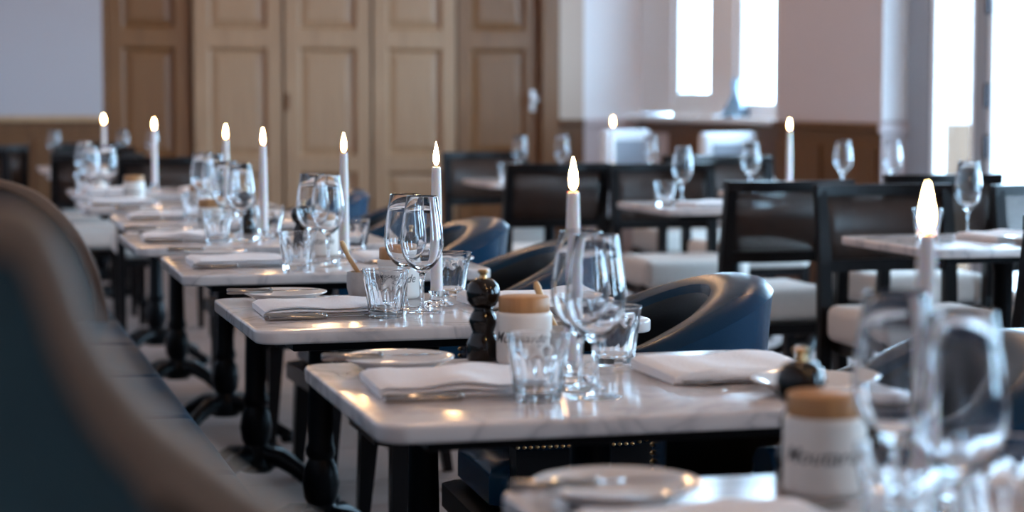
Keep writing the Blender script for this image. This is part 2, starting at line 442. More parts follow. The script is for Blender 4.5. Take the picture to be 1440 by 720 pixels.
# bay 2: tall glazed doors with grey posts
for bi in (1, 2, 3):
    y0, y1, xp, sz, hz, panes = BAYS[bi]
    edges = sorted([(a-0.045, b+0.045) for a, b in panes]); cur = y0; g = G()
    for a, b in edges:
        if a > cur: g.add(rbox(xp-0.02, xp+0.08, cur, a, 0, hz, 0.004))
        cur = b
    g.add(rbox(xp-0.02, xp+0.08, cur, y1, 0, hz, 0.004)); g.add(box(xp, xp+0.08, y0, y1, 0, sz-0.045)); g.add(box(xp, xp+0.08, y0, y1, hz-0.015, 2.95))
    struct(g.build('trim_%d' % tn, 'paint_grey')); tn += 1
    for a, b in panes:
        wd = window(wnn, xp+0.02, a, b, sz, hz-0.06, 'paint_white', 0.045); wnn += 1
        if bi == 1 and abs(b-8.90) < 0.01:
            for zz in (1.62, 1.17, 0.92):
                G().add(rbox(-0.055, -0.03, (b-a)/2+0.02, (b-a)/2+0.045, zz-sz-0.06, zz-sz+0.06, 0.006)).build('hinge', 'gunmetal', wd)
# pavement outside
struct(G().add(box(5.4, 40, -12, 40, -0.4, -0.15)).build('ground', 'floor_stone'))

# ------------------------------------------------------------------ banquette along the left
bq = thing('banquette', (0, 3.8, 0))
tag(bq, 'long banquette with blue leather seat and rounded wing ends with tan edging at the left', 'banquette')
BY = -3.8
G().add(box(XL+0.005, 0.46, 0.98+BY, 7.3+BY, 0.0, 0.33)).build('seat_base', 'black_wood', bq)
cy = 1.0
while cy < 7.2:
    G().add(rslab(XL+0.15, 0.515, cy+0.003+BY, cy+0.697+BY, 0.33, 0.452, 0.03, 0.025)).build('seat_cushion', 'seat_leather', bq, auto=50); cy += 0.7
G().add(rslab(XL+0.005, XL+0.17, 0.98+BY, 7.3+BY, 0.33, 0.90, 0.03, 0.04)).build('backrest', 'teal_leather', bq, auto=50)
def wing(outer, inner, y0, y1, face, trim, label):
    base = [(XL+0.01, outer[0][1]-0.0)]
    top = catmull(outer, 5); low = catmull(inner, 5)
    body = [(XL+0.01, 0.02), (XL+0.01, low[0][1])]+low+[(low[-1][0], 0.02)]
    o = G().add(extrude_xz(body, y0+0.012+BY, y1-0.012+BY)).build('wing_panel', face, bq)
    ring = [(XL+0.01, top[0][1])]+top+[(top[-1][0], 0.02), (low[-1][0], 0.02)]+list(reversed(low))+[(XL+0.01, low[0][1])]
    bm = bmesh.new(); v, f = extrude_xz(ring, y0+BY, y1+BY)
    bv = [bm.verts.new(p) for p in v]
    for q in f: bm.faces.new([bv[i] for i in q])
    bmesh.ops.recalc_face_normals(bm, faces=bm.faces)
    ed = [e for e in bm.edges if len(e.link_faces) == 2 and e.calc_face_angle(0) > 1.2 and abs(e.verts[0].co.y-e.verts[1].co.y) < 1e-6]
    bmesh.ops.bevel(bm, geom=ed, offset=0.008, segments=2, profile=0.5, affect='EDGES')
    bmesh.ops.triangulate(bm, faces=[q for q in bm.faces if len(q.verts) > 4])
    from_bm('wing_edging', bm, trim, o, auto=50)['label'] = label
wing([(0.0, 1.1040), (0.0215, 1.1035), (0.0339, 1.1008), (0.0448, 1.0912), (0.054, 1.0705), (0.061, 1.0491), (0.0742, 1.0256), (0.0934, 1.0016), (0.1196, 0.9796), (0.1496, 0.9567), (0.25, 0.89), (0.40, 0.80), (0.49, 0.70), (0.50, 0.60)],
     [(0.0, 1.080), (0.021, 1.0787), (0.0288, 1.0743), (0.0357, 1.0563), (0.0453, 1.0266), (0.0608, 0.9963), (0.0799, 0.9722), (0.0912, 0.9582), (0.2, 0.87), (0.34, 0.79), (0.43, 0.69), (0.44, 0.60)],
     0.93, 0.98, 'teal_leather', 'tan_leather', 'tan leather edging')
wing([(0.0, 0.92), (0.1482, 0.9024), (0.276, 0.8524), (0.3825, 0.7399), (0.4418, 0.6158), (0.4664, 0.503), (0.47, 0.46)],
     [(0.0, 0.893), (0.1476, 0.8738), (0.2538, 0.8196), (0.3495, 0.7182), (0.4064, 0.5943), (0.4227, 0.5154), (0.425, 0.46)],
     6.49, 6.56, 'midnight_leather', 'brown_trim', 'brown edging')

# ------------------------------------------------------------------ marble pedestal table
def make_table(W, D):
    t = thing('marble_table')
    G().add(rslab(-W/2, W/2, -D/2, D/2, 0.7255, 0.75, 0.04, 0.0055)).build('marble_top', 'marble', t, auto=60)
    ap = G().add(rbox(-W/2+0.07, W/2-0.07, -D/2+0.05, D/2-0.05, 0.707, 0.7252, 0.003)).build('support_plate', 'cast_iron', t)
    prof = [(0, 0.712), (0.085, 0.712), (0.085, 0.70), (0.035, 0.69), (0.029, 0.66), (0.029, 0.45), (0.032, 0.30), (0.037, 0.285), (0.037, 0.272), (0.031, 0.262),
            (0.041, 0.24), (0.047, 0.20), (0.042, 0.165), (0.034, 0.15), (0.046, 0.135), (0.06, 0.11), (0.06, 0.085), (0.045, 0.07), (0, 0.07)]
    G().add(lathe(prof, 20)).build('column', 'cast_iron', t, auto=40)
    for k in range(4):
        a = PI/4+k*PI/2
        path = [(0.03, 0, 0.115), (0.09, 0, 0.112), (0.15, 0, 0.085), (0.20, 0, 0.05), (0.245, 0, 0.03), (0.275, 0, 0.022)]
        gg = G().add(tube(path, [0.03, 0.027, 0.023, 0.02, 0.021, 0.017], 8), Matrix.Rotation(a, 4, 'Z'))
        gg.add(lathe([(0, 0.0), (0.018, 0.0), (0.026, 0.008), (0.026, 0.022), (0.018, 0.034), (0, 0.038)], 10, 0.262, 0), Matrix.Rotation(a, 4, 'Z'))
        gg.build('foot', 'cast_iron', t, auto=50)
    return t
TW, TD = 0.73, 0.62
table_p = make_table(TW, TD)
ROW = [   # x of left edge, y of front edge, phrase
    (0.535, 1.395, 'the nearest table'), (0.505, 2.43, 'the second nearest banquette table'), (0.505, 3.495, 'the third nearest banquette table'),
    (0.508, 4.65, 'the fourth nearest banquette table'), (0.478, 5.56, 'the fifth nearest banquette table'), (0.53, 6.64, 'the sixth nearest banquette table'),
    (0.47, 7.62, 'the seventh nearest banquette table'), (0.50, 8.75, 'the eighth nearest banquette table'), (0.50, 10.95, 'the tenth nearest banquette table'), (0.50, 12.05, 'the farthest banquette table')]
TLAB = ['white marble table in the bottom right corner, nearest the camera', 'white marble table with wooden-lidded mustard jar and black mill, second nearest',
        'white marble table in sharp focus, third along the banquette', 'white marble table fourth along the banquette, behind the sharp one',
        'white marble table fifth along the banquette', 'white marble table sixth along the banquette', 'white marble table seventh along the banquette, beside the wing end',
        'white marble table with a lone candle before a black chair at the left', 'small marble table far back at the left with a tall candle', 'farthest marble table below the white wall at the left']
for (x, y, ph), lb in zip(ROW, TLAB):
    place(table_p, (x+TW/2, y+TD/2, 0), random.uniform(-0.01, 0.01), lb, 'table', 'marble tables along the banquette')

# second and third rows
table_q = make_table(0.76, 0.60); table_q.name = 'marble_table'
MID = [(2.515, 4.93, 'the near middle table'), (2.515, 7.02, 'the middle table'), (2.49, 9.42, 'the far middle table')]
MLAB = ['marble table at the right edge behind the near candle', 'marble table between caned chairs in the middle of the room', 'small marble table far back before the wooden doors']
for (x, y, ph), lb in zip(MID, MLAB): place(table_q, (x+0.38, y+0.30, 0), 0, lb, 'table', 'marble tables in the middle row')
WIN = [(3.36, 4.90, 'the near window table'), (3.22, 7.85, 'the window table'), (3.30, 9.75, 'the far window table')]
WLAB = ['marble table nearest the tall glazed doors at the right', 'marble table with a tall candle before the wooden dado', 'marble table below the white window reveal far back']
for (x, y, ph), lb in zip(WIN, WLAB): place(table_q, (x+0.42, y+0.30, 0), 0, lb, 'table', 'marble tables by the windows')

# ------------------------------------------------------------------ tub armchair (faces -X at rest)
def make_tub():
    t = thing('tub_armchair')
    R = 0.225; LA = 0.22
    rim = lambda x, a: (max(0.0, math.cos(a))**1.15 if x > -1e-6 else 0.0)
    path = []   # (x, y, normal angle, arm factor 0 at back, 1 at the front)
    n1, n2 = 6, 22
    for i in range(n1): path.append((-LA+LA*i/n1, -R, -PI/2, 1-0.45*i/n1))
    for i in range(n2+1):
        a = -PI/2+PI*i/n2; path.append((R*math.cos(a), R*math.sin(a), a, 0.55*(abs(a)/(PI/2))**1.5))
    for i in range(1, n1+1): path.append((-LA*i/n1, R, PI/2, 0.55+0.45*i/n1))
    v, f, rows = [], [], []
    for (x, y, a, s) in path:
        sm = rim(x, a)
        zt = 0.682+0.118*sm               # rim height
        th = 0.042+0.022*sm               # half thickness of the rim
        out = 0.018+0.045*sm              # lean outward
        zb = 0.50+0.10*sm
        sec = [(th+out-0.022, zb), (th+out-0.014, zb+0.006), (th+out-0.006, zb+(zt-zb)*0.35), (th+out, zt-0.05), (th+out+0.004, zt-0.022), (th*0.8+out, zt-0.006), (th*0.3+out, zt),
               (-th*0.4+out, zt-0.004), (-th*0.9+out, zt-0.022), (-th+out, zt-0.05), (-0.032+out*0.6, zb+(zt-zb)*0.4), (-0.034+out*0.4, zb+0.005), (-0.030+out*0.4, zb)]
        row = []
        for (o, z) in sec:
            row.append(len(v)); v.append((x+o*math.cos(a), y+o*math.sin(a), z))
        rows.append(row)
    n = len(rows[0])
    for A, B in zip(rows, rows[1:]):
        for k in range(n): f.append((A[k], A[(k+1) % n], B[(k+1) % n], B[k]))
    f.append(tuple(rows[0])); f.append(tuple(reversed(rows[-1])))
    sh = mk('back_band', v, f, 'navy_leather', t, auto=40)
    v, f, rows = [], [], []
    for (x, y, a, s) in path:      # inner side's shade put into a black layer, 2 mm proud of the band
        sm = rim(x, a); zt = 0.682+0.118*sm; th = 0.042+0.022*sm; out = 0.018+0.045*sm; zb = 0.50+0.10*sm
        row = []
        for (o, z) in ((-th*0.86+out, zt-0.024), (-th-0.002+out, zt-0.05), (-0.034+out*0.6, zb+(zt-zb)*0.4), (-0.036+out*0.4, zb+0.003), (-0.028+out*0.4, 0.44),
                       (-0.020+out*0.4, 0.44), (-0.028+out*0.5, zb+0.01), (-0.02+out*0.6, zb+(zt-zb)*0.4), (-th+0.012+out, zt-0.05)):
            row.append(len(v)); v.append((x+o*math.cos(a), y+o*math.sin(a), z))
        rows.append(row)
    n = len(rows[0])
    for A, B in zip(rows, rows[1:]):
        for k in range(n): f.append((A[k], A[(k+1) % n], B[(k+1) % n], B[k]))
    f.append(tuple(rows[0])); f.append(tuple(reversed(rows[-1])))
    mk('inner_shade', v, f, 'black_leather_and_shade', t, auto=40)['label'] = 'inner side with its shade coloured black'
    v, f, rows = [], [], []
    for (x, y, a, s) in path:
        sm = rim(x, a); out = 0.018+0.045*sm; zb = 0.50+0.10*sm
        row = []
        for (o, z) in ((0.036, 0.33), (0.015+0.022*sm+out, zb+0.004), (-0.026+out*0.4, zb+0.004), (-0.026, 0.33)):
            row.append(len(v)); v.append((x+o*math.cos(a), y+o*math.sin(a), z))
        rows.append(row)
    for A, B in zip(rows, rows[1:]):
        for k in range(4): f.append((A[k], A[(k+1) % 4], B[(k+1) % 4], B[k]))
    f.append(tuple(rows[0])); f.append(tuple(reversed(rows[-1])))
    mk('lower_shell', v, f, 'black_leather_and_shade', t, auto=40)
    fn = lambda i: [(x, y) for x, y in seat_out(i)]
    def seat_out(i):
        pts = []
        r = R-0.04-i
        for k in range(15):
            a = -PI/2+PI*k/14; pts.append((r*math.cos(a), r*math.sin(a)))
        xf = -LA-0.03+i
        pts += [(xf+0.03, r), (xf, r-0.03), (xf, -r+0.03), (xf+0.03, -r)]
        return pts
    G().add(slab(seat_out, [(0.02, 0.36), (0.0, 0.38), (0.0, 0.43), (0.006, 0.448), (0.02, 0.46), (0.06, 0.466)])).build('seat', 'navy_leather', t, auto=40)
    fr = G().add(slab(lambda i: [(x*1.12, y*1.12) for x, y in seat_out(i)], [(0, 0.315), (0, 0.362)])).build('seat_frame', 'black_wood', t)
    # nailhead trim, domes too small to pick apart
    gg = G()
    dense = []
    for (x, y, a, s) in path:
        sm = rim(x, a); out = 0.018+0.045*sm
        oo = 0.042+0.022*sm+out-0.013; dense.append(Vector((x+oo*math.cos(a), y+oo*math.sin(a), 0.508+0.10*sm)))
    dist = 0; acc = 0
    for A, B in zip(dense, dense[1:]):
        L = (B-A).length; k = max(1, round(L/0.014))
        for q in range(k):
            p = A.lerp(B, q/k); gg.add(lathe([(0, -0.0045), (0.0045, -0.002), (0.0048, 0.001), (0, 0.005)], 6), Matrix.Translation(p))
    for s in (-1, 1):
        for q in range(9):
            gg.add(lathe([(0, -0.0045), (0.0045, -0.002), (0.0048, 0.001), (0, 0.005)], 6), Matrix.Translation((-LA-0.002, s*(R+0.048), 0.515+q*0.014)))
    nt = gg.build('nailhead_trim', 'brass', t, smooth=True); nt['kind'] = 'stuff'; nt['label'] = 'row of small brass nailheads'
    for (x, y) in ((-0.22, -0.20), (-0.22, 0.20), (0.17, -0.17), (0.17, 0.17)):
        sx = -0.02 if x < 0 else 0.06; sy = 0.02*(1 if y > 0 else -1)
        v = []
        for (dx, dy, z, h) in ((0, 0, 0.33, 0.026), (sx, sy, 0.0, 0.014)):
            v += [(x+dx-h, y+dy-h, z), (x+dx+h, y+dy-h, z), (x+dx+h, y+dy+h, z), (x+dx-h, y+dy+h, z)]
        mk('leg', v, [(0, 1, 2, 3), (4, 7, 6, 5)]+[(k, k+4, (k+1) % 4+4, (k+1) % 4) for k in range(4)], 'black_wood', t)
    return t
tub = make_tub()
TUBS = [(1.285, 2.78, 'nearest navy leather tub armchair at the right edge'), (1.235, 3.86, 'navy leather tub armchair at the sharply focused table'),
        (1.26, 4.98, 'dark tub armchair behind the tall candle, at the fourth table'), (1.25, 5.90, 'blue lit tub armchair behind the tumbler of the focused table'),
        (1.27, 6.95, 'dark tub armchair at the sixth table, mostly hidden by glasses'), (1.24, 7.95, 'farthest dark tub armchair, only its rim showing above the glasses')]
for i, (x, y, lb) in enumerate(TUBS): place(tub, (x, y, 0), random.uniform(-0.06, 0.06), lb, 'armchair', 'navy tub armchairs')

# ------------------------------------------------------------------ caned side chair (back towards -Y at rest, faces +Y)
def make_cane(white=False):
    t = thing('caned_chair')
    fm = 'black_wood'
    W = 0.215
    for s in (-1, 1):
        v = []
        for (y, z, h) in ((-0.03, 0.0, 0.016), (0.0, 0.42, 0.02), (-0.01, 0.62, 0.02), (-0.05, 0.862, 0.017)):
            x = s*W; v += [(x-h, y-h, z), (x+h, y-h, z), (x+h, y+h, z), (x-h, y+h, z)]
        f = [(0, 1, 2, 3), (12, 15, 14, 13)]
        for r in range(3): f += [(r*4+k, r*4+4+k, r*4+4+(k+1) % 4, r*4+(k+1) % 4) for k in range(4)]
        mk('rear_leg', v, f, fm, t)
        v = []
        for (z, h) in ((0.0, 0.014), (0.40, 0.02)): 
            x, y = s*(W-0.005), 0.41; v += [(x-h, y-h, z), (x+h, y-h, z), (x+h, y+h, z), (x-h, y+h, z)]
        mk('front_leg', v, [(0, 1, 2, 3), (4, 7, 6, 5)]+[(k, k+4, (k+1) % 4+4, (k+1) % 4) for k in range(4)], fm, t)
    def curved(z0, z1, y, dep, th, ya=None):
        v = []; f = []; n = 10
        for i in range(n+1):
            u = -1+2*i/n; x = u*(W+0.018); yy = y-dep*(1-u*u)
            v += [(x, yy-th, z0), (x, yy+th, z0), (x, yy+th+(ya or 0), z1), (x, yy-th+(ya or 0), z1)]
        for i in range(n):
            for k in range(4): f.append((i*4+k, i*4+(k+1) % 4, i*4+4+(k+1) % 4, i*4+4+k))
        f += [(0, 1, 2, 3), (n*4+3, n*4+2, n*4+1, n*4)]
        return v, f
    G().add(curved(0.842, 0.877, -0.048, 0.035, 0.021)).build('top_rail', fm, t, auto=40)
    G().add(curved(0.60, 0.638, -0.01, 0.03, 0.014)).build('lower_rail', fm, t, auto=40)
    v = []; f = []; n = 10
    for i in range(n+1):
        u = -1+2*i/n; x = u*(W-0.012); d = 0.032*(1-u*u)
        v += [(x, -0.012-d-0.002, 0.63), (x, -0.012-d+0.002, 0.63), (x, -0.046-d+0.002, 0.848), (x, -0.046-d-0.002, 0.848)]
    for i in range(n):
        for k in range(4): f.append((i*4+k, i*4+(k+1) % 4, i*4+4+(k+1) % 4, i*4+4+k))
    f += [(0, 1, 2, 3), (n*4+3, n*4+2, n*4+1, n*4)]
    cp = mk('cane_panel', v, f, 'cane_weave', t, smooth=True); cp['label'] = 'brown woven cane back'
    G().add(rslab(-W-0.012, W+0.012, 0.025, 0.455, 0.385, 0.50, 0.04, 0.03)).build('seat', 'cream_fabric', t, auto=50)
    G().add(rbox(-W+0.02, W-0.02, 0.0, 0.42, 0.345, 0.384, 0.004)).build('seat_rail', fm, t)
    return t
cane_c = make_cane()
CG = 'caned chairs around the room tables'
CANES = [
    (2.735, 6.45, 0.02, 'black caned chair seen from behind in front of the wooden dado'),
    (2.90, 5.98, PI-0.05, 'caned chair with blue lit frame beyond the right edge table'),
    (2.675, 4.35, 0.0, 'caned chair at the right picture edge, only one upright showing'),
    (2.52, 8.47, 0.02, 'brown caned chair with its back to the camera behind the tall candle'),
    (2.94, 8.22, PI-0.04, 'caned chair with blue lit back behind the middle marble table'),
    (2.71, 10.32, PI+0.05, 'caned chair with blue frame before the wooden doors'),
    (3.52, 6.86, 0.0, 'black caned chair with curved rail below the bright reveal'),
    (3.45, 5.84, PI, 'caned chair at the right edge before the glazed doors'),
    (3.56, 9.05, PI, 'caned chair behind the wine glass of the window table'),
    (3.60, 9.50, 0.0, 'caned chair at the far window table'),
    (1.00, 9.92, 0.0, 'black caned chair behind the lone candle at the left'),
    (0.80, 11.92, PI, 'dark caned chair beside the tall candle at the far left'),
    (0.86, 13.1, PI, 'dark caned chair below the wooden dado at the left'),
    (0.22, 12.62, 0.2, 'black caned chair at the left picture edge below the dado'),
    (0.10, 11.5, -0.3, 'dark caned chair cut by the left picture edge'),
    (0.72, 10.55, 0.0, 'black caned chair between the lone wine glass and the glass pair'),
]
for (x, y, r, lb) in CANES: place(cane_c, (x, y, 0), r, lb, 'chair', CG)

# white padded chairs in the window bay
def make_white():
    t = thing('padded_chair')
    G().add(rslab(-0.19, 0.19, 0.02, 0.45, 0.33, 0.47, 0.04, 0.03)).build('seat', 'white_fabric', t, auto=50)
    G().add(rslab(-0.20, 0.20, -0.05, 0.04, 0.45, 0.94, 0.03, 0.03)).build('backrest', 'white_fabric', t, auto=50)
    G().add(rbox(-0.14, 0.14, -0.058, -0.045, 0.5, 0.87, 0.004)).build('back_inset', 'paint_grey', t)
    for x in (-0.16, 0.16):
        for y in (0.05, 0.40): G().add(rbox(x-0.02, x+0.02, y-0.02, y+0.02, 0, 0.34, 0.003)).build('leg', 'black_wood', t)
    return t
wc = make_white()
place(wc, (4.55, 13.55, 0), 0.35, 'white padded chair below the white reveal, behind the candle', 'chair', 'white padded chairs in the window bay')
place(wc, (4.80, 12.25, 0), 0.2, 'white padded chair with grey back beside the pale carafe', 'chair', 'white padded chairs in the window bay')

# ------------------------------------------------------------------ tableware prototypes
def make_wine():
    t = thing('wine_glass')
    bowl = [(0, 0.0735), (0.006, 0.0738), (0.013, 0.079), (0.025, 0.090), (0.0355, 0.106), (0.0405, 0.124), (0.0410, 0.136), (0.0390, 0.160), (0.0345, 0.187), (0.0295, 0.2185), (0.0291, 0.2200),
            (0.0285, 0.2195), (0.0335, 0.187), (0.0378, 0.160), (0.0397, 0.136), (0.0391, 0.124), (0.0340, 0.107), (0.0235, 0.093), (0.011, 0.0845), (0, 0.083)]
    G().add(lathe(bowl, 40)).build('bowl', 'clear_glass', t, True)
    G().add(lathe([(0, 0.0055), (0.009, 0.006), (0.0048, 0.011), (0.0036, 0.022), (0.0034, 0.045), (0.0042, 0.062), (0.0062, 0.0732), (0, 0.0732)], 16)).build('stem', 'clear_glass', t, True)
    G().add(lathe([(0, 0.0), (0.034, 0.0), (0.0355, 0.0012), (0.034, 0.0022), (0.018, 0.0038), (0.009, 0.0053), (0, 0.0053)], 40)).build('foot', 'clear_glass', t, auto=60)
    return t
wine = make_wine()
def tumbler_mesh():
    n = 54; F = 9
    def mod(a, z):
        if z > 0.068: return 1
        k = min(1, (0.068-z)/0.006)
        seg = 2*PI/F; d = (a % seg)-seg/2
        flat = math.cos(seg/2)/math.cos(d)/math.cos(seg/2)   # ridges at facet edges
        amp = 0.052*((abs(d)/(seg/2))**2)
        return 1+k*(amp-0.012)
    outer = [(0, 0.0025), (0.020, 0.002), (0.0275, 0.0), (0.0300, 0.0015), (0.0305, 0.006), (0.0330, 0.025), (0.0362, 0.048), (0.0382, 0.062), (0.0400, 0.067), (0.0408, 0.072), (0.0428, 0.088), (0.0431, 0.0895), (0.0424, 0.0900)]
    inner = [(0.0415, 0.0892), (0.0395, 0.072), (0.0365, 0.060), (0.0330, 0.045), (0.0300, 0.028), (0.0270, 0.016), (0.020, 0.0125), (0, 0.0118)]
    v1, f1 = lathe(outer, n, mod=mod); 
    v, f = lathe(outer+inner, n, mod=lambda a, z: 1)
    # apply flutes to the outer rows only
    k = 1; idx = 1
    for (r, z) in outer[1:]:
        for i in range(n):
            a = 2*PI*i/n; m_ = mod(a, z) if z > 0.001 else 1
            v[idx] = (r*m_*math.cos(a), r*m_*math.sin(a), z); idx += 1
    return v, f
v, f = tumbler_mesh()
tumb = mk('tumbler', v, f, 'clear_glass', None, auto=28)
def make_candle():
    t = thing('taper_candle'); K = 1.06
    lz = lambda pr, n: lathe([(r, 0.0302+(z-0.0302)*(0.2525*K-0.0302)/(0.2525-0.0302)) for r, z in pr], n)
    G().add(lathe([(0, 0), (0.031, 0), (0.033, 0.003), (0.030, 0.007), (0.015, 0.010), (0.0135, 0.016), (0.0150, 0.026), (0.0152, 0.030), (0.0, 0.030)], 24)).build('holder', 'clear_glass', t, auto=50)
    G().add(lz([(0, 0.0302), (0.0118, 0.0302), (0.0114, 0.12), (0.0102, 0.20), (0.0088, 0.247), (0.0085, 0.2525), (0.0075, 0.2545), (0.004, 0.2525), (0, 0.2525)], 20)).build('candle', 'wax', t, auto=60)
    G().add(tube([(0, 0, 0.2525*K), (0, 0, 0.258*K), (0.001, 0, 0.263*K)], 0.0009, 6)).build('wick', 'wick', t)
    G().add(lz([(0, 0.2565), (0.0036, 0.2590), (0.0056, 0.264), (0.0062, 0.270), (0.0052, 0.279), (0.0031, 0.289), (0.0012, 0.297), (0, 0.301)], 14)).build('flame', 'flame', t, True)
    return t
candle = make_candle()
def text_mesh(body, size, shear):
    cu = bpy.data.curves.new('lettering', 'FONT'); cu.body = body; cu.size = size; cu.shear = shear; cu.align_x = 'CENTER'; cu.offset = 0.0001; cu.extrude = 0.0; cu.resolution_u = 3
    o = bpy.data.objects.new('lettering', cu); COL.objects.link(o)
    dg = bpy.context.evaluated_depsgraph_get(); me = bpy.data.meshes.new_from_object(o.evaluated_get(dg))
    v = [tuple(p.co) for p in me.vertices]; f = [tuple(p.vertices) for p in me.polygons]
    bpy.data.objects.remove(o); bpy.data.curves.remove(cu); bpy.data.meshes.remove(me)
    return v, f
def make_jar():
    t = thing('mustard_jar')
    R = 0.0425
    G().add(lathe([(0, 0.0), (0.038, 0.0), (0.0415, 0.003), (R, 0.008), (R, 0.072), (0.0415, 0.077), (0.040, 0.079), (0.037, 0.079), (0.036, 0.074), (0.036, 0.01), (0, 0.008)], 40)).build('body', 'stoneware', t, auto=60)
    G().add(lathe([(0, 0.0792), (0.0385, 0.0792), (0.0390, 0.0805), (0.0390, 0.1000), (0.0375, 0.1018), (0, 0.1022)], 40)).build('lid', 'lid_wood', t, auto=50)
    v, f = text_mesh('Moutarde', 0.0235, 0.35)
    RR = R+0.0003
    vv = []
    for (x, y, z) in v:
        a = -PI/2+x/RR; vv.append((RR*math.cos(a), RR*math.sin(a), 0.034+y))
    o = mk('lettering', vv, f, 'ink', t); o['label'] = 'dark handwritten word Moutarde'
    return t
jar = make_jar()
def make_mill():
    t = thing('pepper_mill')
    G().add(lathe([(0, 0), (0.024, 0), (0.0255, 0.002), (0.0255, 0.026), (0.022, 0.034), (0.0165, 0.043), (0.0195, 0.052), (0.0225, 0.060), (0.019, 0.070), (0.0140, 0.078), (0.017, 0.083), (0, 0.083)], 28)).build('body', 'mill_black', t, True)
    G().add(lathe([(0, 0.0832), (0.019, 0.0835), (0.0245, 0.092), (0.0262, 0.104), (0.0235, 0.116), (0.016, 0.124), (0.008, 0.1265), (0, 0.1268)], 28)).build('head', 'mill_black', t, True)
    G().add(lathe([(0, 0.1265), (0.0065, 0.1268), (0.005, 0.131), (0.0055, 0.133), (0.0085, 0.135), (0.0085, 0.1375), (0.006, 0.1395), (0, 0.140)], 16)).build('knob', 'brass', t, auto=50)
    return t
mill = make_mill()
def make_salt():
    t = thing('salt_pot')
    G().add(lathe([(0, 0), (0.022, 0), (0.026, 0.004), (0.030, 0.020), (0.0305, 0.042), (0.0290, 0.052), (0.0265, 0.052), (0.027, 0.042), (0.026, 0.020), (0.020, 0.012), (0, 0.011)], 28)).build('pot', 'grey_stoneware', t, auto=60)
    G().add(lathe([(0, 0.012), (0.019, 0.0125), (0.0255, 0.020), (0.0265, 0.034), (0, 0.037)], 20)).build('salt', 'porcelain', t, True)
    G().add(tube([(0.008, 0.0, 0.030), (-0.012, 0.0, 0.058), (-0.028, 0.0, 0.084), (-0.039, 0, 0.108), (-0.042, 0.0, 0.115)], [0.0042, 0.0048, 0.0052, 0.0060, 0.0035], 10)).build('spoon', 'spoon_wood', t, auto=60)
    return t
salt = make_salt()
plate = G().add(lathe([(0, 0.0025), (0.045, 0.0025), (0.048, 0.0), (0.051, 0.0), (0.053, 0.003), (0.068, 0.0115), (0.083, 0.0180), (0.0848, 0.0195), (0.0840, 0.0208), (0.080, 0.0200), (0.066, 0.0145), (0.055, 0.0075), (0.050, 0.0058), (0, 0.0056)], 48)).build('side_plate', 'porcelain', None, auto=60)
def flat(outline, z0, z1, e=0.0008):
    n = len(outline)
    v = [(x, y, z0) for x, y in outline]+[(x, y, z1) for x, y in outline]
    return v, [tuple(range(n)), tuple(reversed(range(n, 2*n)))]+[(i, (i+1) % n, n+(i+1) % n, n+i) for i in range(n)]
def make_knife(L=0.22, name='table_knife'):
    t = thing(name)     # lies along X, handle end at -X
    h = L*0.46
    G().add(tube([(-L/2, 0, 0.0062), (-L/2+0.004, 0, 0.0062), (-L/2+h*0.5, 0, 0.0055), (-L/2+h-0.006, 0, 0.005), (-L/2+h, 0, 0.005)], [0.0045, 0.0062, 0.0055, 0.0048, 0.0042], 10)).build('handle', 'steel', t, auto=60)
    bo = G().add(lathe([(0, -0.004), (0.0052, -0.003), (0.0060, 0), (0.0052, 0.003), (0, 0.004)], 12), Matrix.Translation((-L/2+h+0.003, 0, 0.006)) @ Matrix.Rotation(PI/2, 4, 'Y')).build('bolster', 'steel', t, True)
    x0 = -L/2+h+0.005
    pts = [(x0, -0.005), (x0+0.02, -0.008), (x0+0.07, -0.0095), (L/2-0.015, -0.008), (L/2-0.004, -0.001), (L/2, 0.005), (L/2-0.02, 0.0062), (x0, 0.0055)]
    G().add(flat(pts, 0.0045, 0.0058)).build('blade', 'steel', t)
    return t
knife = make_knife()
bknife = make_knife(0.185, 'butter_knife')
def make_fork():
    t = thing('table_fork'); L = 0.20
    G().add(flat([(-L/2, -0.0055), (-L/2+0.004, -0.0078), (-0.03, -0.0045), (0.02, -0.0028), (0.034, -0.004), (0.034, 0.004), (0.02, 0.0028), (-0.03, 0.0045), (-L/2+0.004, 0.0078), (-L/2, 0.0055)], 0.0040, 0.0066)).build('handle', 'steel', t)
    g = G().add(flat([(0.034, -0.0042), (0.042, -0.0105), (0.055, -0.0118), (0.058, -0.0115), (0.058, 0.0115), (0.055, 0.0118), (0.042, 0.0105), (0.034, 0.0042)], 0.0042, 0.0064))
    for k in range(4):
        y = -0.0098+k*0.00653
        g.add(tube([(0.056, y, 0.0053), (0.075, y, 0.0040), (0.092, y, 0.0052), (0.099, y, 0.0072)], [0.0019, 0.0017, 0.0014, 0.0006], 6))
    g.build('head', 'steel', t)
    return t
fork = make_fork()
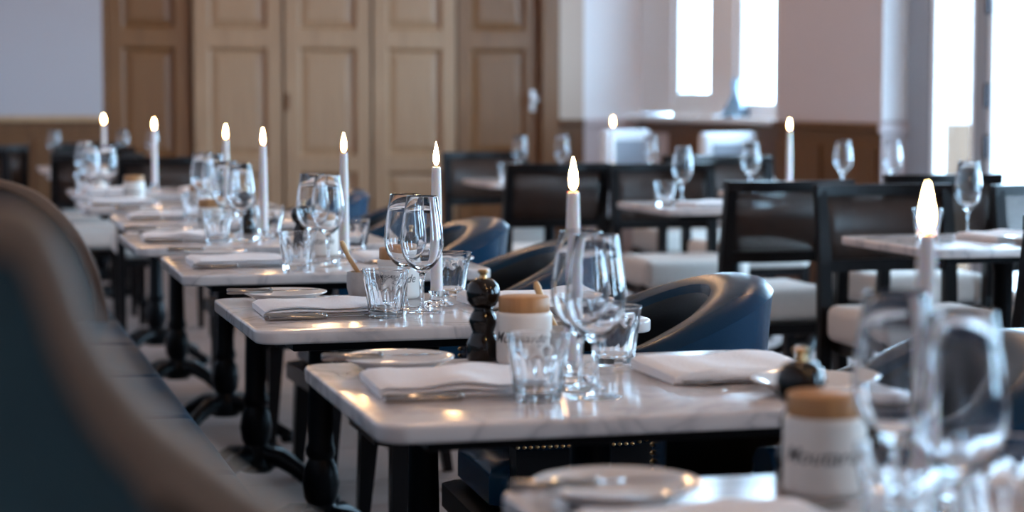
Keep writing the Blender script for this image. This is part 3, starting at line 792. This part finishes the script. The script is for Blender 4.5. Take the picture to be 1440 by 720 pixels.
def make_napkin(seed):
    """a linen napkin folded in thirds: three stacked leaves joined by a rounded fold at +Y"""
    rnd = random.Random(seed)
    W, D = 0.235, 0.195; nxx = 22
    # closed cross-section in (y, z): folded, soft
    leaf = 0.0042
    sec = []
    prof = [(-D/2, 0.0006), (D/2-0.004, 0.0006), (D/2, 0.004), (D/2+0.0008, 0.008), (D/2-0.003, 0.0118), (D/4, 0.0124), (0, 0.0120), (-D/4, 0.0124), (-D/2+0.004, 0.0122), (-D/2-0.0006, 0.0108),
            (-D/2+0.0015, 0.0092), (-D/2+0.03, 0.0088), (-D/2+0.03, 0.0082), (-D/2+0.001, 0.0078), (-D/2-0.003, 0.0064), (-D/2+0.0015, 0.0050), (-D/2+0.03, 0.0046), (-D/2+0.03, 0.0040), (-D/2, 0.0036), (-D/2-0.002, 0.002)]
    v, f = [], []
    ph = rnd.uniform(0, 6); n = len(prof)
    for i in range(nxx+1):
        u = i/nxx; x = -W/2+W*u
        edge = min(u, 1-u)*nxx
        for (y, z) in prof:
            lift = 0.005*noise.noise(Vector((x*16+ph, y*14, seed)))+0.010*math.sin(PI*u)*max(0, noise.noise(Vector((x*9+ph, 0.3, seed))))
            zz = z*(0.72 if edge < 0.5 else 1)+max(0, lift)*(z/0.012)
            yy = y+0.002*math.sin(x*30+ph)
            v.append((x+0.002*noise.noise(Vector((y*40, z*200, seed))), yy, max(0.0004, zz*1.45)))
    for i in range(nxx):
        for k in range(n): f.append((i*n+k, i*n+(k+1) % n, (i+1)*n+(k+1) % n, (i+1)*n+k))
    f.append(tuple(range(n))); f.append(tuple(reversed(range(nxx*n, nxx*n+n))))
    return mk('napkin', v, f, 'linen', None, auto=55)
naps = [make_napkin(s) for s in (1, 2, 3)]

# ------------------------------------------------------------------ setting the tables
ZT = 0.7502
def put(proto, name_cat, tbl, u, v, rz, label, group, z=0.0):
    x, y = tbl[0]+u, tbl[1]+v
    return place(proto, (x, y, ZT+z), rz, label, name_cat, group)
def setting_left(tb, i, ph, ju=0.0):
    j = lambda s: random.uniform(-s, s)
    put(naps[i % 3], 'napkin', tb, 0.165+ju, 0.305+j(0.008), j(0.04)-0.03, 'folded white napkin on the banquette side of '+ph, 'folded napkins')
    if i < 6: put(plate, 'plate', tb, 0.130+ju, 0.515+j(0.006), j(1), 'white side plate on the banquette side of '+ph, 'side plates')
    if i < 6: put(bknife, 'knife', tb, 0.105+ju, 0.50, j(0.04)+0.02, 'butter knife across the side plate on the banquette side of '+ph, 'butter knives', 0.0185)
    put(knife, 'knife', tb, 0.150+ju, 0.188, j(0.02)+0.01, 'steel knife before the napkin on the banquette side of '+ph, 'table knives')
def setting_right(tb, i, ph, ju=0.0):
    j = lambda s: random.uniform(-s, s)
    put(naps[(i+1) % 3], 'napkin', tb, 0.585+ju, 0.345+j(0.008), PI+j(0.06)+0.05, 'folded white napkin on the armchair side of '+ph, 'folded napkins')
    put(plate, 'plate', tb, 0.625+ju, 0.13, j(1), 'white side plate on the armchair side of '+ph, 'side plates')
    put(fork, 'fork', tb, 0.575+ju, 0.232, PI+j(0.05)-0.1, 'steel fork beside the napkin on the armchair side of '+ph, 'table forks')
    put(knife, 'knife', tb, 0.595+ju, 0.475, PI+j(0.04), 'steel knife beside the napkin on the armchair side of '+ph, 'table knives')
    
for i, tb in enumerate(ROW[:7]):
    setting_left(tb, i, tb[2], -0.03 if i == 0 else 0.0)
    if i < 4: setting_right(tb, i, tb[2])
    if i < 4: put(fork, 'fork', tb, 0.205, 0.418, 0.05, 'steel fork between napkin and side plate on '+tb[2], 'table forks')
# centre pieces per row table: candle, wine A, wine B, tumbler A, tumbler B, mill, jar (local u, v)
CENT = [
    ((0.385, 0.418), (0.318, 0.345), (0.290, 0.165), (0.285, 0.262), (0.380, 0.262), (0.325, 0.583), (0.322, 0.513)),
    ((0.343, 0.325), (0.330, 0.247), (0.326, 0.165), (0.243, 0.157), (0.456, 0.485), (0.281, 0.593), (0.333, 0.545)),
    ((0.402, 0.352), (0.333, 0.318), (0.347, 0.236), (0.262, 0.168), (0.475, 0.540), (0.400, 0.592), (0.365, 0.530)),
    ((0.422, 0.280), (0.345, 0.285), (0.365, 0.190), (0.271, 0.090), (0.500, 0.560), (0.366, 0.585), (0.405, 0.500)),
    ((0.385, 0.255), (0.315, 0.215), (0.300, 0.420), (0.240, 0.150), (0.420, 0.367), (0.375, 0.520), (0.275, 0.570)),
    ((0.350, 0.120), (0.320, 0.200), (0.300, 0.350), (0.245, 0.130), (0.450, 0.450), (0.390, 0.570), (0.315, 0.540)),
    (None, (0.055, 0.470), (0.125, 0.545), None, None, None, (0.225, 0.500)),
]
for i, (tb, c) in enumerate(zip(ROW, CENT)):
    ph = tb[2]
    if c[0]: put(candle, 'candle', tb, *c[0], random.uniform(-1, 1), 'lit white taper candle on '+ph, 'lit taper candles')
    put(wine, 'wine glass', tb, *c[1], 0.3*i, 'stemmed wine glass, the farther of two on '+ph, 'wine glasses')
    put(wine, 'wine glass', tb, *c[2], 0.5*i, 'stemmed wine glass, the nearer of two on '+ph if i not in (4, 5, 6) else 'stemmed wine glass, the left or rear one on '+ph, 'wine glasses')
    if c[3]: put(tumb, 'tumbler', tb, *c[3], 0.2*i, 'fluted water tumbler, left one on '+ph, 'fluted tumblers')
    if c[4]: put(tumb, 'tumbler', tb, *c[4], 0.35*i+0.1, 'fluted water tumbler, right one on '+ph, 'fluted tumblers')
    if c[5]: put(mill, 'pepper mill', tb, *c[5], 0, 'black turned pepper mill with brass knob on '+ph, 'pepper mills')
    put(jar, 'jar', tb, *c[6], -0.42-0.05*(i % 2), 'stoneware mustard jar with wooden lid on '+ph, 'mustard jars')
put(knife, 'knife', ROW[2], 0.155, 0.166, -0.005, 'second steel knife nearest the table edge on the third nearest banquette table', 'table knives')
put(salt, 'salt pot', ROW[2], 0.296, 0.565, 0.1, 'grey salt pot with wooden spoon on the third nearest banquette table', 'salt pots')
put(salt, 'salt pot', ROW[1], 0.402, 0.598, -0.9, 'grey salt pot behind the mustard jar on the second nearest banquette table', 'salt pots')

def world(proto, cat, x, y, rz, label, group, z=ZT): return place(proto, (x, y, z), rz, label, cat, group)
WG, TG, CGp = 'wine glasses', 'fluted tumblers', 'lit taper candles'
world(candle, 'candle', 0.869, 9.086, 0, 'lit white candle in front of the black caned chair at the left', CGp)
world(candle, 'candle', 0.815, 11.37, 0, 'lit white candle farthest to the left, at the edge of the white wall', CGp)
world(wine, 'wine glass', 0.56, 9.00, 0, 'lone wine glass on the table with a candle, near the left edge', WG)
world(tumb, 'tumbler', 0.55, 8.86, 0, 'fluted tumbler near the left edge, beside the lone wine glass', TG)
world(jar, 'jar', 0.64, 9.27, -0.4, 'stoneware mustard jar behind the lone wine glass at the left', 'mustard jars')
world(wine, 'wine glass', 0.60, 12.45, 0, 'faint wine glass farthest left, before the dado', WG)
world(wine, 'wine glass', 1.00, 12.40, 0, 'faint wine glass right of the leftmost candle', WG)
world(wine, 'wine glass', 1.17, 12.35, 0, 'faint wine glass right of the second candle from the left', WG)
world(naps[0], 'napkin', 0.68, 8.95, 0.05, 'folded white napkin beside the lone wine glass at the left', 'folded napkins')
world(naps[1], 'napkin', 1.09, 8.92, 0.05, 'folded white napkin right of the candle before the black chair', 'folded napkins')
# middle row
world(candle, 'candle', 3.124, 9.433+0.06, 0, 'lit white candle before the white padded chair, right of the doors', CGp)
world(wine, 'wine glass', 2.781, 9.95, 0, 'wine glass before the brown door, left of two', WG)
world(wine, 'wine glass', 2.997, 9.93, 0, 'wine glass before the brown door, right of two', WG)
world(tumb, 'tumbler', 2.63, 9.667, 0, 'fluted tumbler before the chair by the brown door', TG)
world(naps[2], 'napkin', 2.76, 9.62, PI/2, 'folded napkin on the far middle table', 'folded napkins')
world(wine, 'wine glass', 2.732, 7.44, 0, 'wine glass on the middle marble table', WG)
world(tumb, 'tumbler', 2.60, 7.27, 0, 'fluted tumbler on the middle marble table', TG)
world(naps[0], 'napkin', 2.76, 7.18, 0.1, 'folded napkin on the middle marble table', 'folded napkins')
world(wine, 'wine glass', 2.871, 5.40, 0, 'wine glass right of the near candle flame on the right edge table', WG)
world(tumb, 'tumbler', 2.69, 5.30, 0, 'fluted tumbler directly behind the near candle flame', TG)
world(naps[1], 'napkin', 2.93, 5.26, 0.15, 'folded napkin on the right edge table', 'folded napkins')
world(plate, 'plate', 2.90, 5.06, 0, 'white side plate at the front of the right edge table', 'side plates')
world(fork, 'fork', 3.03, 5.10, 2.4, 'steel fork at the right picture edge', 'table forks')
world(plate, 'plate', 3.13, 5.36, 0, 'white side plate at the back of the right edge table', 'side plates')
world(bknife, 'knife', 3.13, 5.36, 0.3, 'butter knife across the plate at the back of the right edge table', 'butter knives', ZT+0.0185)
# window row
world(candle, 'candle', 3.48, 8.15, 0, 'lit white candle before the wooden dado pillar', CGp)
world(wine, 'wine glass', 3.30, 8.145, 0, 'wine glass left of the candle on the window table', WG)
world(wine, 'wine glass', 3.791, 8.282, 0, 'wine glass before the wooden dado pillar', WG)
world(wine, 'wine glass', 4.00, 8.22, 0, 'wine glass before the pale reveal right of the pillar', WG)
world(naps[2], 'napkin', 3.62, 8.05, 0.4, 'folded napkin on the window table', 'folded napkins')
world(wine, 'wine glass', 3.464, 9.90, 0, 'wine glass left of the middle table glass, by the padded chair', WG)
world(naps[1], 'napkin', 3.75, 10.1, 0.4, 'folded napkin on the far window table', 'folded napkins')
world(wine, 'wine glass', 3.62, 5.25, 0, 'wine glass at the right picture edge', WG)

# carafe and small dish on the window sill
c = G().add(lathe([(0, 0.0), (0.085, 0.0), (0.095, 0.01), (0.09, 0.04), (0.055, 0.10), (0.028, 0.15), (0.022, 0.20), (0.026, 0.255), (0.022, 0.256), (0.018, 0.20), (0.024, 0.15), (0.050, 0.10), (0.084, 0.04), (0.085, 0.014), (0, 0.01)], 28)).build('carafe', 'blue_glass', None, auto=60)
c.location = (5.10, 12.86, 1.0305); tag(c, 'pale blue glass carafe on the window sill', 'carafe')

# pendant lamps that light the room from above (their reflections show on the marble)
def make_lamp():
    t = thing('pendant_lamp')
    G().add(tube([(0, 0, 0.06), (0, 0, 1.0)], 0.004, 6)).build('cord', 'gunmetal', t)
    G().add(lathe([(0, 0.09), (0.02, 0.088), (0.05, 0.07), (0.055, 0.045), (0.0, 0.045)], 20)).build('cap', 'brass', t, auto=50)
    G().add(lathe([(0, -0.07), (0.04, -0.058), (0.066, -0.025), (0.07, 0.0), (0.062, 0.03), (0.048, 0.0448), (0, 0.0448)], 24)).build('globe', 'lamp_glow', t, True)
    return t
lamp = make_lamp()
LAMPS = [(2.1, 12.6), (0.95, 12.6), (1.5, 9.4), (0.5, 9.4), (1.3, 5.6), (2.6, 5.4), (0.9, 2.2), (2.7, 1.6), (2.6, 9.0), (3.8, 12.4), (1.6, -0.9)]
for k, (x, y) in enumerate(LAMPS):
    place(lamp, (x, y, 2.40), 0, 'warm globe pendant lamp hanging from the ceiling above the tables', 'pendant lamp', 'pendant lamps out of view')
